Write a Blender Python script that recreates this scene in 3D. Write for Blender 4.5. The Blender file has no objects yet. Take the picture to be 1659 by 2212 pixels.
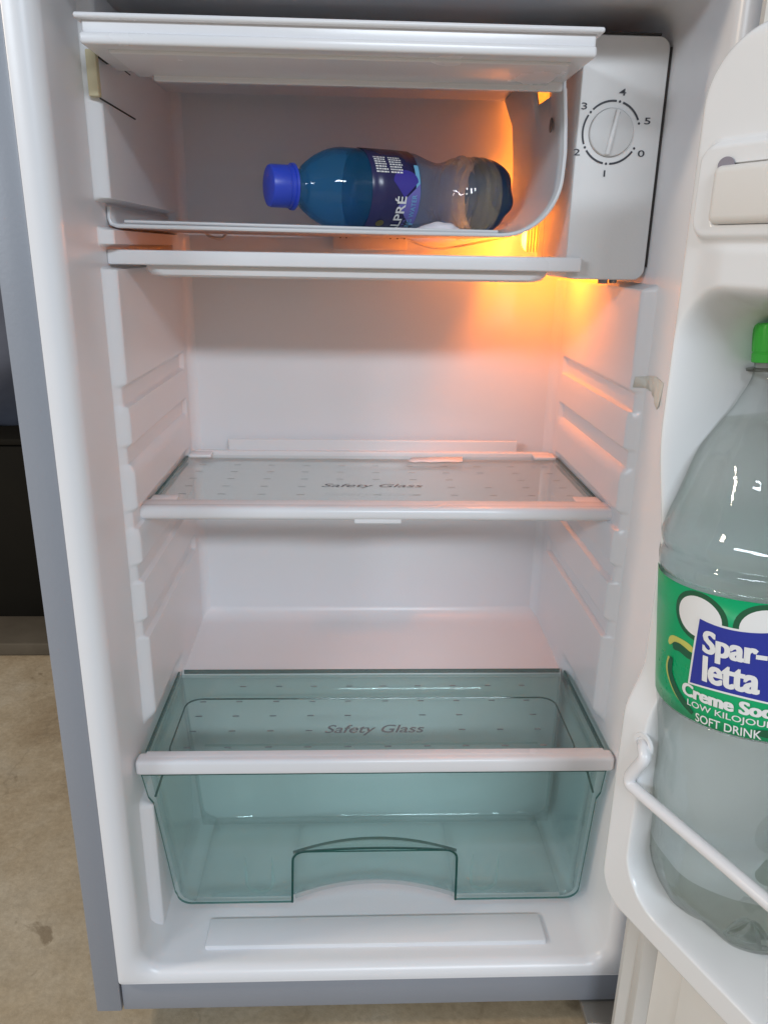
import bpy, bmesh, math, random
from math import sin, cos, pi, radians as R, sqrt, atan2, hypot
from mathutils import Vector as V, Matrix as M, noise
random.seed(7)
S = bpy.context.scene
C = S.collection

# ------------------------------------------------------------------ camera, light, exposure
yaw, pit, rol = R(2.4138), R(18.5408), R(1.0223)
F = V((sin(yaw)*cos(pit), cos(yaw)*cos(pit), -sin(pit)))
r0 = V((cos(yaw), -sin(yaw), 0)); u0 = r0.cross(F)
rx = r0*cos(rol) + u0*sin(rol); ux = -r0*sin(rol) + u0*cos(rol)
cam = bpy.data.cameras.new('camera'); co = bpy.data.objects.new('camera', cam); C.objects.link(co)
mw = M((rx, ux, -F)).transposed().to_4x4(); mw.translation = V((-.0224, -.5306, .6538))
co.matrix_world = mw
cam.sensor_fit = 'VERTICAL'; cam.sensor_height = 24; cam.lens = 1683.74/2212*24
cam.clip_start = .02; cam.clip_end = 100
S.camera = co
W = bpy.data.worlds.new('World'); S.world = W; W.use_nodes = True
W.node_tree.nodes['Background'].inputs[0].default_value = (.74, .80, .92, 1)
W.node_tree.nodes['Background'].inputs[1].default_value = .33
S.view_settings.view_transform = 'Standard'; S.view_settings.look = 'None'
S.view_settings.exposure = -.1; S.view_settings.gamma = 1
S.render.engine = 'CYCLES'
cy = S.cycles
cy.max_bounces = 14; cy.diffuse_bounces = 6; cy.glossy_bounces = 5; cy.transmission_bounces = 12; cy.transparent_max_bounces = 32
cy.use_denoising = True; cy.sample_clamp_indirect = 6

def area(name, loc, target, sx, sy, power, col):
    l = bpy.data.lights.new(name, 'AREA'); l.shape = 'RECTANGLE'; l.size = sx; l.size_y = sy
    l.energy = power; l.color = col
    o = bpy.data.objects.new(name, l); C.objects.link(o); o.location = loc
    o.rotation_euler = (V(target)-V(loc)).to_track_quat('-Z', 'Y').to_euler()
    return o
area('ceiling_tube_light', (.55, -3.1, 1.95), (0, .1, .45), 1.3, .22, 57, (.80, .90, 1))
area('ceiling_tube_light_left', (-2.0, -2.1, 1.55), (.1, 0, .45), .9, .25, 26, (.80, .90, 1))
area('warm_side_lamp', (-2.3, -.33, 1.45), (.2, .05, .20), .22, .22, 21.0, (1, .83, .64))

# ------------------------------------------------------------------ materials
def nodes(name):
    m = bpy.data.materials.new(name); m.use_nodes = True
    n = m.node_tree.nodes; b = n['Principled BSDF']
    return m, n, m.node_tree.links, b
def plastic(name, col, rough=.35, var=.04, scale=9, bump=.02, bscale=180, spec=.5, metal=0, sss=0):
    m, n, L, b = nodes(name)
    tc = n.new('ShaderNodeTexCoord'); nz = n.new('ShaderNodeTexNoise'); nz.inputs['Scale'].default_value = scale; nz.inputs['Detail'].default_value = 6
    L.new(tc.outputs['Object'], nz.inputs['Vector'])
    mx = n.new('ShaderNodeMix'); mx.data_type = 'RGBA'
    mx.inputs['A'].default_value = (*[c*(1-var) for c in col], 1); mx.inputs['B'].default_value = (*[min(1, c*(1+var)) for c in col], 1)
    L.new(nz.outputs['Fac'], mx.inputs['Factor']); L.new(mx.outputs['Result'], b.inputs['Base Color'])
    rr = n.new('ShaderNodeMapRange'); rr.inputs['To Min'].default_value = rough*.8; rr.inputs['To Max'].default_value = rough*1.25
    L.new(nz.outputs['Fac'], rr.inputs['Value']); L.new(rr.outputs['Result'], b.inputs['Roughness'])
    if bump:
        n2 = n.new('ShaderNodeTexNoise'); n2.inputs['Scale'].default_value = bscale; n2.inputs['Detail'].default_value = 3
        L.new(tc.outputs['Object'], n2.inputs['Vector'])
        bp = n.new('ShaderNodeBump'); bp.inputs['Strength'].default_value = bump; bp.inputs['Distance'].default_value = .002
        L.new(n2.outputs['Fac'], bp.inputs['Height']); L.new(bp.outputs['Normal'], b.inputs['Normal'])
    b.inputs['Specular IOR Level'].default_value = spec; b.inputs['Metallic'].default_value = metal
    return m
def thin(name, tint, gloss_rough=.03, ior=1.5, diffuse=0, dcol=(.8, .85, .85), bump=0, bscale=20, edge=None):
    """clear sheet: tinted transparency under a fresnel gloss, with a little haze"""
    m = bpy.data.materials.new(name); m.use_nodes = True
    n = m.node_tree.nodes; L = m.node_tree.links; n.clear()
    out = n.new('ShaderNodeOutputMaterial'); tr = n.new('ShaderNodeBsdfTransparent'); tr.inputs[0].default_value = (*tint, 1)
    gl = n.new('ShaderNodeBsdfGlossy'); gl.inputs['Roughness'].default_value = gloss_rough
    fr = n.new('ShaderNodeLayerWeight'); fr.inputs['Blend'].default_value = .5
    pw = n.new('ShaderNodeMath'); pw.operation = 'POWER'; pw.inputs[1].default_value = 5; L.new(fr.outputs['Facing'], pw.inputs[0])
    ma = n.new('ShaderNodeMath'); ma.operation = 'MULTIPLY_ADD'; f0 = ((ior-1)/(ior+1))**2; ma.inputs[1].default_value = .9-f0; ma.inputs[2].default_value = f0; L.new(pw.outputs[0], ma.inputs[0])
    mx = n.new('ShaderNodeMixShader'); L.new(ma.outputs[0], mx.inputs[0]); L.new(tr.outputs[0], mx.inputs[1]); L.new(gl.outputs[0], mx.inputs[2])
    last = mx
    if edge:
        p3 = n.new('ShaderNodeMath'); p3.operation = 'POWER'; p3.inputs[1].default_value = 3.5; L.new(fr.outputs['Facing'], p3.inputs[0])
        cm = n.new('ShaderNodeMix'); cm.data_type = 'RGBA'; cm.inputs['A'].default_value = (*tint, 1); cm.inputs['B'].default_value = (*edge, 1)
        L.new(p3.outputs[0], cm.inputs['Factor']); L.new(cm.outputs['Result'], tr.inputs[0])
    if diffuse:
        df = n.new('ShaderNodeBsdfDiffuse'); df.inputs[0].default_value = (*dcol, 1)
        m2 = n.new('ShaderNodeMixShader'); m2.inputs[0].default_value = diffuse
        L.new(mx.outputs[0], m2.inputs[1]); L.new(df.outputs[0], m2.inputs[2]); last = m2
    if bump:
        tc = n.new('ShaderNodeTexCoord'); nz = n.new('ShaderNodeTexNoise'); nz.inputs['Scale'].default_value = bscale; nz.inputs['Detail'].default_value = 2
        L.new(tc.outputs['Object'], nz.inputs['Vector'])
        bp = n.new('ShaderNodeBump'); bp.inputs['Strength'].default_value = bump; bp.inputs['Distance'].default_value = .003
        L.new(nz.outputs['Fac'], bp.inputs['Height']); L.new(bp.outputs['Normal'], gl.inputs['Normal']); L.new(bp.outputs['Normal'], fr.inputs['Normal'])
    L.new(last.outputs[0], out.inputs[0])
    return m
def liquid(name, col, rough=0, ior=1.33, bump=0, bscale=25, clear=0):
    m, n, L, b = nodes(name)
    b.inputs['Base Color'].default_value = (*col, 1); b.inputs['Transmission Weight'].default_value = 1
    b.inputs['IOR'].default_value = ior; b.inputs['Roughness'].default_value = rough
    if bump:
        tc = n.new('ShaderNodeTexCoord'); nz = n.new('ShaderNodeTexNoise'); nz.inputs['Scale'].default_value = bscale
        L.new(tc.outputs['Object'], nz.inputs['Vector'])
        bp = n.new('ShaderNodeBump'); bp.inputs['Strength'].default_value = bump; bp.inputs['Distance'].default_value = .004
        L.new(nz.outputs['Fac'], bp.inputs['Height']); L.new(bp.outputs['Normal'], b.inputs['Normal'])
    if clear:                       # part of the light passes straight on
        t = n.new('ShaderNodeBsdfTransparent'); t.inputs[0].default_value = (*col, 1); x = n.new('ShaderNodeMixShader'); x.inputs[0].default_value = clear
        L.new(b.outputs[0], x.inputs[1]); L.new(t.outputs[0], x.inputs[2]); L.new(x.outputs[0], n['Material Output'].inputs[0])
    return m
def emit(name, col, st):
    m = bpy.data.materials.new(name); m.use_nodes = True
    n = m.node_tree.nodes; b = n['Principled BSDF']
    b.inputs['Emission Color'].default_value = (*col, 1); b.inputs['Emission Strength'].default_value = st
    return m
WHITE = plastic('liner_plastic', (.77, .768, .783), .30, .025, 9, .06, 45)
DOORW = plastic('door_liner_plastic', (.78, .78, .78), .22, .02, 6, .03, 90)
TRIM = plastic('shelf_trim_plastic', (.78, .77, .78), .25, .02)
PANELW = plastic('panel_plastic', (.72, .71, .70), .42, .03, 12, .05, 500)
ALU = plastic('coated_aluminium', (.68, .68, .69), .32, .03, 20, .03, 60)
GREY = plastic('grey_painted_steel', (.275, .29, .325), .38, .03, 10, .06, 420)
CREAM = plastic('yellowed_rubber', (.60, .58, .545), .5, .06, 14)
YELLOW = plastic('aged_foam_edge', (.62, .55, .36), .6, .15, 60)
DARK = plastic('dark_gap', (.035, .03, .028), .7, .1)
INK = plastic('grey_black_ink', (.035, .035, .045), .5, .05)
BARM = plastic('rack_bar_plastic', (.76, .735, .70), .4, .03)
DGLASS = plastic('dim_etched_ink', (.17, .19, .20), .6, .05)
GLASS = thin('shelf_glass', (.955, .975, .97), .02, 1.5, .02)
GLASSEDGE = thin('shelf_glass_edge', (.35, .48, .46), .1, 1.5, .25, (.22, .32, .31))
TEAL = thin('teal_clear_plastic', (.925, .970, .964), .05, 1.45, .055, (.55, .76, .74))
TEALEDGE = thin('teal_clear_edge', (.10, .32, .29), .1, 1.45, .35, (.03, .17, .14))
PET = thin('clear_bottle_plastic', (.965, .98, .975), .03, 1.55, .006, bump=.6, bscale=42, edge=(.42, .48, .46))
PETBLUE = thin('blue_bottle_plastic', (.36, .70, .96), .03, 1.5, .16, (.03, .28, .56), bump=.3, bscale=45, edge=(.10, .28, .45))
PETPALE = thin('pale_blue_bottle_plastic', (.64, .80, .98), .03, 1.5, .13, (.30, .42, .58), bump=.8, bscale=60, edge=(.30, .42, .55))
PETDEEP = thin('deep_blue_bottle_plastic', (.10, .22, .48), .04, 1.5, .30, (.015, .07, .20), bump=.4, bscale=60)
PETBASE = thin('thick_clear_base_plastic', (.70, .73, .69), .04, 1.6, .01, bump=.8, bscale=55, edge=(.22, .25, .22))
PETGREY = thin('grey_neck_plastic', (.35, .36, .33), .1, 1.5, .2, (.2, .2, .18))
WATER = liquid('clear_soda', (.955, .992, .98), 0, 1.33, .35, 26, .22)
WATERB = liquid('spring_water', (.90, .96, 1), .02, 1.12, .4, 50, .5)
GREENCAP = plastic('green_cap_plastic', (.03, .36, .03), .35, .05)
BLUECAP = plastic('blue_cap_plastic', (.025, .06, .50), .35, .05)
LGREEN = plastic('label_green', (.0, .36, .13), .28, .04, 30, .16, 30)
LDARK = plastic('label_dark_green', (.012, .10, .045), .35, .02)
LBLUE = plastic('label_blue', (.02, .035, .30), .32, .02)
LWHITE = plastic('label_white', (.76, .76, .75), .4, .02)
LYELL = plastic('label_yellow', (.55, .55, .12), .4, .02)
LSKY = plastic('label_sky_blue', (.16, .42, .62), .4, .02)
LNAVY = plastic('label_navy', (.022, .022, .085), .25, .05)
LVIOLET = plastic('label_violet', (.05, .04, .30), .25, .05)
LLILAC = plastic('label_lilac', (.16, .15, .46), .25, .05)
FROST = plastic('frost', (.74, .70, .74), .6, .03, 60, .4, 90)
BULB = emit('bulb_glow', (1, .45, .05), 9)
def milky(name, col):
    m = bpy.data.materials.new(name); m.use_nodes = True
    n = m.node_tree.nodes; L = m.node_tree.links; n.clear()
    out = n.new('ShaderNodeOutputMaterial'); d = n.new('ShaderNodeBsdfDiffuse'); t = n.new('ShaderNodeBsdfTranslucent'); x = n.new('ShaderNodeMixShader')
    d.inputs[0].default_value = t.inputs[0].default_value = (*col, 1); x.inputs[0].default_value = .7
    L.new(d.outputs[0], x.inputs[1]); L.new(t.outputs[0], x.inputs[2]); L.new(x.outputs[0], out.inputs[0]); return m
RIBGLOW = milky('milky_lamp_cover', (.9, .88, .8))
BLACKBAG = plastic('dark_fabric', (.085, .09, .115), .7, .35, 12, .5, 14)
DARKWOOD = plastic('dark_board', (.012, .010, .007), .75, .35, 9, spec=.08)
PLANK = plastic('greyish_board', (.11, .088, .062), .75, .25, 18, .2, 60, spec=.1)
TAPE = plastic('yellowed_tape', (.65, .63, .57), .6, .08, 40, .2, 80)
PATCHW = plastic('patch_white', (.82, .82, .84), .6, .05, 90)

def concrete():
    m, n, L, b = nodes('stained_concrete')
    tc = n.new('ShaderNodeTexCoord')
    def nz(sc, det, ro=.5, di=0):
        q = n.new('ShaderNodeTexNoise'); q.inputs['Scale'].default_value = sc; q.inputs['Detail'].default_value = det
        q.inputs['Roughness'].default_value = ro; q.inputs['Distortion'].default_value = di
        L.new(tc.outputs['Object'], q.inputs['Vector']); return q.outputs['Fac']
    def ramp(x, stops):
        r = n.new('ShaderNodeValToRGB'); e = r.color_ramp.elements
        e[0].position, e[0].color = stops[0][0], (*stops[0][1], 1); e[1].position, e[1].color = stops[-1][0], (*stops[-1][1], 1)
        for p, c in stops[1:-1]: k = e.new(p); k.color = (*c, 1)
        L.new(x, r.inputs[0]); return r.outputs[0]
    def mix(a, b_, fac, mode='MIX'):
        x = n.new('ShaderNodeMix'); x.data_type = 'RGBA'; x.blend_type = mode
        for k, v in (('A', a), ('B', b_), ('Factor', fac)):
            if hasattr(v, 'links'): L.new(v, x.inputs[k])
            else: x.inputs[k].default_value = v
        return x.outputs['Result']
    base = ramp(nz(4.2, 12, .66, .4), [(.30, (.36, .25, .14)), (.5, (.53, .415, .27)), (.70, (.61, .52, .385))])
    grain = ramp(nz(160, 6, .7), [(.3, (.62, .60, .58)), (.65, (1, 1, 1))])
    mott = ramp(nz(26, 8, .65), [(.3, (.80, .78, .75)), (.65, (1.0, 1.0, 1.0))])
    c = mix(mix(base, mott, .8, 'MULTIPLY'), grain, .55, 'MULTIPLY')
    spots = ramp(nz(13, 5, .6, 1.2), [(.63, (0, 0, 0)), (.70, (.55, .55, .55))])
    c = mix(c, (.15, .095, .045, 1), spots)
    vo = n.new('ShaderNodeTexVoronoi'); vo.feature = 'DISTANCE_TO_EDGE'; vo.inputs['Scale'].default_value = 3.1
    wv = n.new('ShaderNodeTexNoise'); wv.inputs['Scale'].default_value = 7; wv.inputs['Detail'].default_value = 6
    L.new(tc.outputs['Object'], wv.inputs['Vector'])
    ad = n.new('ShaderNodeMix'); ad.data_type = 'VECTOR'; ad.inputs['Factor'].default_value = .25
    L.new(tc.outputs['Object'], ad.inputs['A']); L.new(wv.outputs['Color'], ad.inputs['B']); L.new(ad.outputs['Result'], vo.inputs['Vector'])
    crack = ramp(vo.outputs['Distance'], [(.0, (.22, .22, .22)), (.006, (0, 0, 0))])
    c = mix(c, (.16, .12, .08, 1), crack)
    L.new(c, b.inputs['Base Color']); b.inputs['Roughness'].default_value = .55
    bp = n.new('ShaderNodeBump'); bp.inputs['Strength'].default_value = .3; bp.inputs['Distance'].default_value = .003
    L.new(nz(60, 8, .7), bp.inputs['Height']); L.new(bp.outputs['Normal'], b.inputs['Normal'])
    return m
CONC = concrete()

# ------------------------------------------------------------------ helpers
def thing(name, loc, label, cat, group=None):
    o = bpy.data.objects.new(name, None); C.objects.link(o); o.location = loc
    o.empty_display_size = .05; o['label'] = label; o['category'] = cat
    if group: o['group'] = group
    return o
def wloc(o):
    p = V((0, 0, 0))
    while o: p += o.location; o = o.parent
    return p
def obj(name, bm, mat, parent=None, smooth=True, label=None, angle=40):
    me = bpy.data.meshes.new(name)
    off = wloc(parent) if parent else V((0, 0, 0))
    if parent: bmesh.ops.translate(bm, verts=bm.verts, vec=-off)
    bmesh.ops.recalc_face_normals(bm, faces=bm.faces) if getattr(bm, 'tag_recalc', True) else None
    if smooth:
        for f in bm.faces: f.smooth = True
        for e in bm.edges:
            if len(e.link_faces) == 2 and e.calc_face_angle(0) > R(angle): e.smooth = False
    bm.to_mesh(me); bm.free()
    for m in (mat if isinstance(mat, (list, tuple)) else [mat]): me.materials.append(m)
    o = bpy.data.objects.new(name, me); C.objects.link(o)
    if parent: o.parent = parent
    if label: o['label'] = label
    return o
def NB(): return bmesh.new()
def box(bm, x0, x1, y0, y1, z0, z1, r=0, seg=3, mi=0):
    t = bmesh.new()
    bmesh.ops.create_cube(t, size=1)
    for v in t.verts:
        v.co = V(((x0+x1)/2+v.co.x*(x1-x0), (y0+y1)/2+v.co.y*(y1-y0), (z0+z1)/2+v.co.z*(z1-z0)))
    if r: bmesh.ops.bevel(t, geom=t.edges[:], offset=r, segments=seg, profile=.5, affect='EDGES')
    for f in t.faces: f.material_index = mi
    join(bm, t); return bm
def join(bm, t):
    me = bpy.data.meshes.new('tmp'); t.to_mesh(me); t.free(); bm.from_mesh(me); bpy.data.meshes.remove(me)
def tube(bm, pts, r, n=10, cap=True):
    pts = [V(p) for p in pts]; rings = []; prev = None
    for i, p in enumerate(pts):
        d = (pts[min(i+1, len(pts)-1)]-pts[max(i-1, 0)]).normalized()
        a = d.cross(V((0, 0, 1)) if abs(d.z) < .9 else V((1, 0, 0))).normalized() if prev is None else (prev-d*prev.dot(d)).normalized()
        prev = a; b = d.cross(a); rr = r[i] if isinstance(r, (list, tuple)) else r
        rings.append([bm.verts.new(p+rr*(cos(2*pi*k/n)*a+sin(2*pi*k/n)*b)) for k in range(n)])
    skin(bm, rings, True)
    if cap: bm.faces.new(rings[0]); bm.faces.new(rings[-1][::-1])
def skin(bm, rings, closed):
    for A, B in zip(rings, rings[1:]):
        n = len(A)
        for k in range(n if closed else n-1):
            bm.faces.new((A[k], A[(k+1) % n], B[(k+1) % n], B[k]))
def rrect(hx0, hx1, z0, z1, r, n=6):
    out = []
    for cx, cz, a0 in ((hx1-r, z1-r, 0), (hx0+r, z1-r, 90), (hx0+r, z0+r, 180), (hx1-r, z0+r, 270)):
        for k in range(n+1):
            a = R(a0+90*k/n); out.append((cx+r*cos(a), cz+r*sin(a)))
    return out
def lathe(bm, prof, fr, n=64, rmod=None, closed=True):
    """prof [(h, r)]; fr(h, a, r) -> point"""
    rings = []
    for h, r in prof:
        if r < 1e-5: rings.append([bm.verts.new(fr(h, 0, 0))]); continue
        rings.append([bm.verts.new(fr(h, 2*pi*k/n, r if rmod is None else rmod(h, 2*pi*k/n, r))) for k in range(n)])
    for A, B in zip(rings, rings[1:]):
        if len(A) == 1 and len(B) == 1: continue
        for k in range(n):
            if len(A) == 1: bm.faces.new((A[0], B[(k+1) % n], B[k]))
            elif len(B) == 1: bm.faces.new((A[k], A[(k+1) % n], B[0]))
            else: bm.faces.new((A[k], A[(k+1) % n], B[(k+1) % n], B[k]))
def smooth_prof(P, n=8):
    """catmull-rom through the points"""
    out = []
    for i in range(len(P)-1):
        p0, p1, p2, p3 = P[max(i-1, 0)], P[i], P[i+1], P[min(i+2, len(P)-1)]
        for k in range(n):
            t = k/n
            out.append(tuple(.5*((2*b)+(c-a)*t+(2*a-5*b+4*c-d)*t*t+(3*b-a-3*c+d)*t**3) for a, b, c, d in zip(p0, p1, p2, p3)))
    out.append(P[-1]); return out
def ss(a, b, x):
    t = min(1, max(0, (x-a)/(b-a))); return t*t*(3-2*t)
def grid(bm, us, vs, fn):
    G = [[bm.verts.new(fn(u, v)) for v in vs] for u in us]
    for i in range(len(us)-1):
        for j in range(len(vs)-1):
            bm.faces.new((G[i][j], G[i+1][j], G[i+1][j+1], G[i][j+1]))
def lin(a, b, n): return [a+(b-a)*i/n for i in range(n+1)]
def flat(poly, holes=()):
    """2-D polygon (with holes) as a triangulated bmesh in xy"""
    b = bmesh.new(); edges = []
    for P in (poly, *holes):
        vs = [b.verts.new((x, y, 0)) for x, y in P]
        edges += [b.edges.new((vs[i], vs[(i+1) % len(vs)])) for i in range(len(vs))]
    bmesh.ops.triangle_fill(b, use_beauty=True, use_dissolve=False, edges=edges)
    return b
def text2d(s, size, bold=0., shear=0., sx=1., align='LEFT', track=1.):
    cu = bpy.data.curves.new('txt', 'FONT'); cu.body = s; cu.size = size; cu.offset = bold*size; cu.shear = shear
    cu.align_x = align; cu.space_character = track; cu.resolution_u = 4
    o = bpy.data.objects.new('txt', cu); C.objects.link(o)
    bpy.context.view_layer.update()
    me = bpy.data.meshes.new_from_object(o.evaluated_get(bpy.context.evaluated_depsgraph_get()))
    b = bmesh.new(); b.from_mesh(me); bpy.data.objects.remove(o); bpy.data.curves.remove(cu); bpy.data.meshes.remove(me)
    bmesh.ops.remove_doubles(b, verts=b.verts, dist=1e-6)
    for v in b.verts: v.co.x *= sx
    return b
def fit2d(b, x0, x1, y0, y1):
    xs = [v.co.x for v in b.verts]; ys = [v.co.y for v in b.verts]
    a, c, d, e = min(xs), max(xs), min(ys), max(ys)
    for v in b.verts:
        v.co.x = x0+(v.co.x-a)/(c-a)*(x1-x0)
        if y1 is None: v.co.y = y0+v.co.y*(x1-x0)/(c-a)
        else: v.co.y = y0+(v.co.y-d)/(e-d)*(y1-y0)
    return b
def wrap(b, fn, step, axis=0):
    """cut a flat shape into strips and bend it by fn(x, y)"""
    xs = [v.co[axis] for v in b.verts]; x = math.floor(min(xs)/step)*step+step
    while x < max(xs):
        pn = V((1, 0, 0)) if axis == 0 else V((0, 1, 0)); pc = pn*x
        bmesh.ops.bisect_plane(b, geom=b.verts[:]+b.edges[:]+b.faces[:], plane_co=pc, plane_no=pn); x += step
    for v in b.verts: v.co = fn(v.co.x, v.co.y)
    return b
def sheet(o, th, rim=None, off=0):
    s = o.modifiers.new('thick', 'SOLIDIFY'); s.thickness = th; s.offset = off
    if rim is not None: s.material_offset_rim = rim
    return o
def structure(o): o['kind'] = 'structure'; return o

# ------------------------------------------------------------------ the place: floor, dark things behind
b = NB(); grid(b, lin(-4, 4, 8), lin(-4, 5, 8), lambda x, y: V((x, y, -.03)))
structure(obj('floor', b, CONC))
b = NB(); grid(b, lin(-4, 4, 4), lin(-.03, 2.6, 4), lambda x, z: V((x, 2.2, z)))
structure(obj('back_wall', b, plastic('dim_wall_paint', (.10, .095, .09), .8, .1)))

t = thing('storage_crate', (-.80, 1.05, -.03), 'dark wooden crate standing on the floor behind the fridge at the left edge', 'crate')
obj('front_board', box(NB(), -1.25, -.42, .835, .86, -.028, .315, .004, 2), DARKWOOD, t)
for x0 in (-1.25, -.45): obj('side_panel', box(NB(), x0, x0+.03, .86, 1.25, -.03, .316), DARKWOOD, t)
obj('lid', box(NB(), -1.27, -.40, .83, 1.27, .317, .329, .003), DARKWOOD, t)
b = NB()
bmesh.ops.create_icosphere(b, subdivisions=5, radius=1)
for v in b.verts:
    p = v.co.copy(); k = 1+.12*noise.noise(p*2.2)+.05*noise.noise(p*6)
    v.co = V((-.80+p.x*.36*k, 1.03+p.y*.17*k, .329+max(0, (p.z+.75))*.23*k))
o = obj('cloth_bag', b, BLACKBAG); o['label'] = 'crumpled dark grey cloth bag lying on top of the dark wooden crate'; o['category'] = 'bag'
o = obj('floor_board', box(NB(), -1.2, -.36, .705, .815, -.0295, -.006, .003), PLANK); o['label'] = 'flat weathered board lying on the concrete in front of the dark crate'; o['category'] = 'board'

# ------------------------------------------------------------------ refrigerator
fr = thing('refrigerator', (0, .23, -.03), 'open grey refrigerator with white interior and its amber lamp lit', 'refrigerator')
XO, XG = .25, .2278
b = NB()
box(b, -XO, -XG, 0, .47, 0, .93, .0012, 2); box(b, XG, XO, 0, .47, 0, .93, .0012, 2)
box(b, -XG, XG, .0, .47, .905, .93, 0); box(b, -XG, XG, .44, .47, .034, .905, 0); box(b, -XG, XG, .05, .44, .002, .014, 0)
obj('cabinet', b, GREY, fr)
obj('bottom_bar', box(NB(), -XG+.0012, XG-.0012, .0008, .045, .0005, .0325, .0015, 2), GREY, fr)
for x in (-.21, .21):
    for y in (.13, .43):
        b = NB(); tube(b, [(x, y, -.03), (x, y, -.024), (x, y, -.022), (x, y, .003)], [.02, .02, .013, .013], 20); obj('foot', b, DARK, fr)
b = NB(); box(b, .19, .247, -.02, .04, -.008, -.002, .001); tube(b, [(.232, -.012, -.006), (.232, -.012, .004)], .005, 14); obj('hinge_bracket', b, plastic('hinge_steel', (.3, .28, .25), .45, .1, metal=.6), fr)

# inner liner: flange, front zone, ceiling, floor, back
HW, ZB, ZT, YB = .2075, .0475, .822, .311
b = NB(); rings = []
def loop(y, hw, zb, zt, r): rings.append([b.verts.new((x, y, z)) for x, z in rrect(-hw, hw, zb, zt, r, 8)])
loop(.004, XG-.0002, .0335, .9045, .003)
loop(-.0015, XG-.0006, .0338, .904, .003)
loop(-.0022, XG-.0016, .0345, .903, .003)
for k in range(9):
    a = pi/2*k/8
    loop(-.0022+.011*(1-cos(a)), HW+.011*(1-sin(a)), ZB-.011*(1-sin(a))+.0005, ZT+.011*(1-sin(a)), .020+.006*(1-sin(a)))
loop(.03, HW, ZB+.001, ZT, .02); loop(.28, HW, ZB+.006, ZT, .02); loop(YB-.001, HW, ZB+.006, ZT, .02)
skin(b, rings, True); b.faces.new(rings[-1])
liner = obj('inner_liner', b, WHITE, fr)
# side walls with shelf grooves
GR = (.543, .4955, .442, .3945, .343)
def wallx(y, z, s):
    up = ss(.205, .238, z)
    y0 = .074*up+.040*(1-up)
    inner = .1972 if True else 0
    gap = ss(.184, .194, z)*(1-ss(.245, .262, z))              # the lower shelf bar has a bay of its own
    st = ss(y0-.001, y0+.007, y)*(1-gap*ss(0, 1, (.200-y)/.03))
    if s > 0: st *= ss(.215, .235, z)
    x = HW+.0004-(HW+.0004-inner)*st
    for g in GR:
        d = ss(g-.0098, g-.0072, z)*(1-ss(g+.0055, g+.0098, z))*(1-ss(.284, .291, y))
        x += .0044*d*st
    if s > 0: x += (HW+.0004-x)*ss(.628, .633, z)
    else:
        for g0, g1, yb in ((.6665, .6845, .297), (.6385, .6535, .272)):
            x += (HW+.0002-x)*ss(g0-.0012, g0, z)*(1-ss(g1, g1+.0012, z))*(1-ss(yb-.004, yb, y))
    if y > YB-.014:
        t = min(1, (y-(YB-.014))/.014); x -= .014*(1-sqrt(max(0, 1-t*t)))
    return x
ys = lin(.030, .10, 50)+lin(.10, .28, 22)[1:]+lin(.28, YB-.0003, 30)[1:]
zs = []
z = ZB+.004
while z < ZT: zs.append(z); z += .0012 if any(abs(z-g) < .014 for g in GR) or .18 < z < .27 or .62 < z < .69 else .006
for s in (-1, 1):
    b = NB(); grid(b, ys, zs, lambda y, z: V((s*wallx(y, z, s), y, z)))
    obj('side_wall', b, WHITE, liner)
# rounded corner between back and ceiling etc. + compressor hump
b = NB()
P = [(.190, ZB), (.190, .2300)]
for k in range(7): a = pi/2*k/6; P.append((.190+.006*(1-cos(a)), .2300+.006*sin(a)))
P += [(.29, .2405)]
for k in range(1, 7): a = pi/2*k/6; P.append((.29+.0205*sin(a), .2405+.016*(1-cos(a))))
rings = [[b.verts.new((x, y, z)) for y, z in P] for x in lin(-.1985, .1985, 8)]
skin(b, rings, False); obj('compressor_hump', b, WHITE, liner, angle=60)
# shallow raised pad on the cavity floor
b = NB(); box(b, -.155, .158, .020, .052, ZB-.004, ZB+.0048, .002, 2); obj('floor_pad', b, WHITE, liner)

# cream hinge plate at the left of the freezer opening
b = NB(); box(b, -.2035, -.1966, .0710, .078, .7505, .779, .0008, 2)
obj('hinge_plate', b, YELLOW, fr, label='yellowed plastic hinge plate')
b = NB(); box(b, -.1972, -.1964, .074, .165, .7492, .7501); box(b, -.1972, -.1966, .078, .16, .7797, .7803)
box(b, -.1972, -.1955, .079, .098, .775, .790); obj('seam', b, DARK, fr)  # dark strips stand in for the recess shadow round the plate

# evaporator plate: freezer floor turning up into the right wall
def evp(sx=0):
    P = [(-.2055, .6815), (-.2058, .6735), (-.2045, .6695), (-.200, .6680), (-.1, .6673), (.0, .6668), (.085, .6666)]
    cx, cz, rr = .0900, .7105, .0440
    for k in range(13):
        a = -pi/2+pi/2*k/12; P.append((cx+rr*cos(a)+.0*k, cz+rr*sin(a)))
    P += [(.1345, .725), (.1330, .745), (.1305, .768), (.1295, .790)]
    return P
EP = evp()
def evpt(i, y):
    x, z = EP[i]
    tt = (y-.1)/.15
    dx = 0 if i < 7 else -.0035*ss(0, 1.2, tt)-.0016*sin(max(0, tt)*pi*1.3)*(z > .70)-.009*ss(.765, .79, z)*ss(0, 1.2, tt)-.006*ss(.72, .67, z)*ss(.2, 1.2, tt)
    if i < 8: y = .1015+(y-.1015)*(.300-.1015)/(.287-.1015)
    return V((x+dx, y, z))
b = NB(); yy = lin(.1015, .280, 12)+[.287]
b2 = []
for i in range(len(EP)):
    row = []
    for y in yy:
        yk = y
        if y > .281 and i > 9: yk = .282+.005*sin(i*.7)
        row.append(b.verts.new(evpt(i, yk)))
    b2.append(row)
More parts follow.
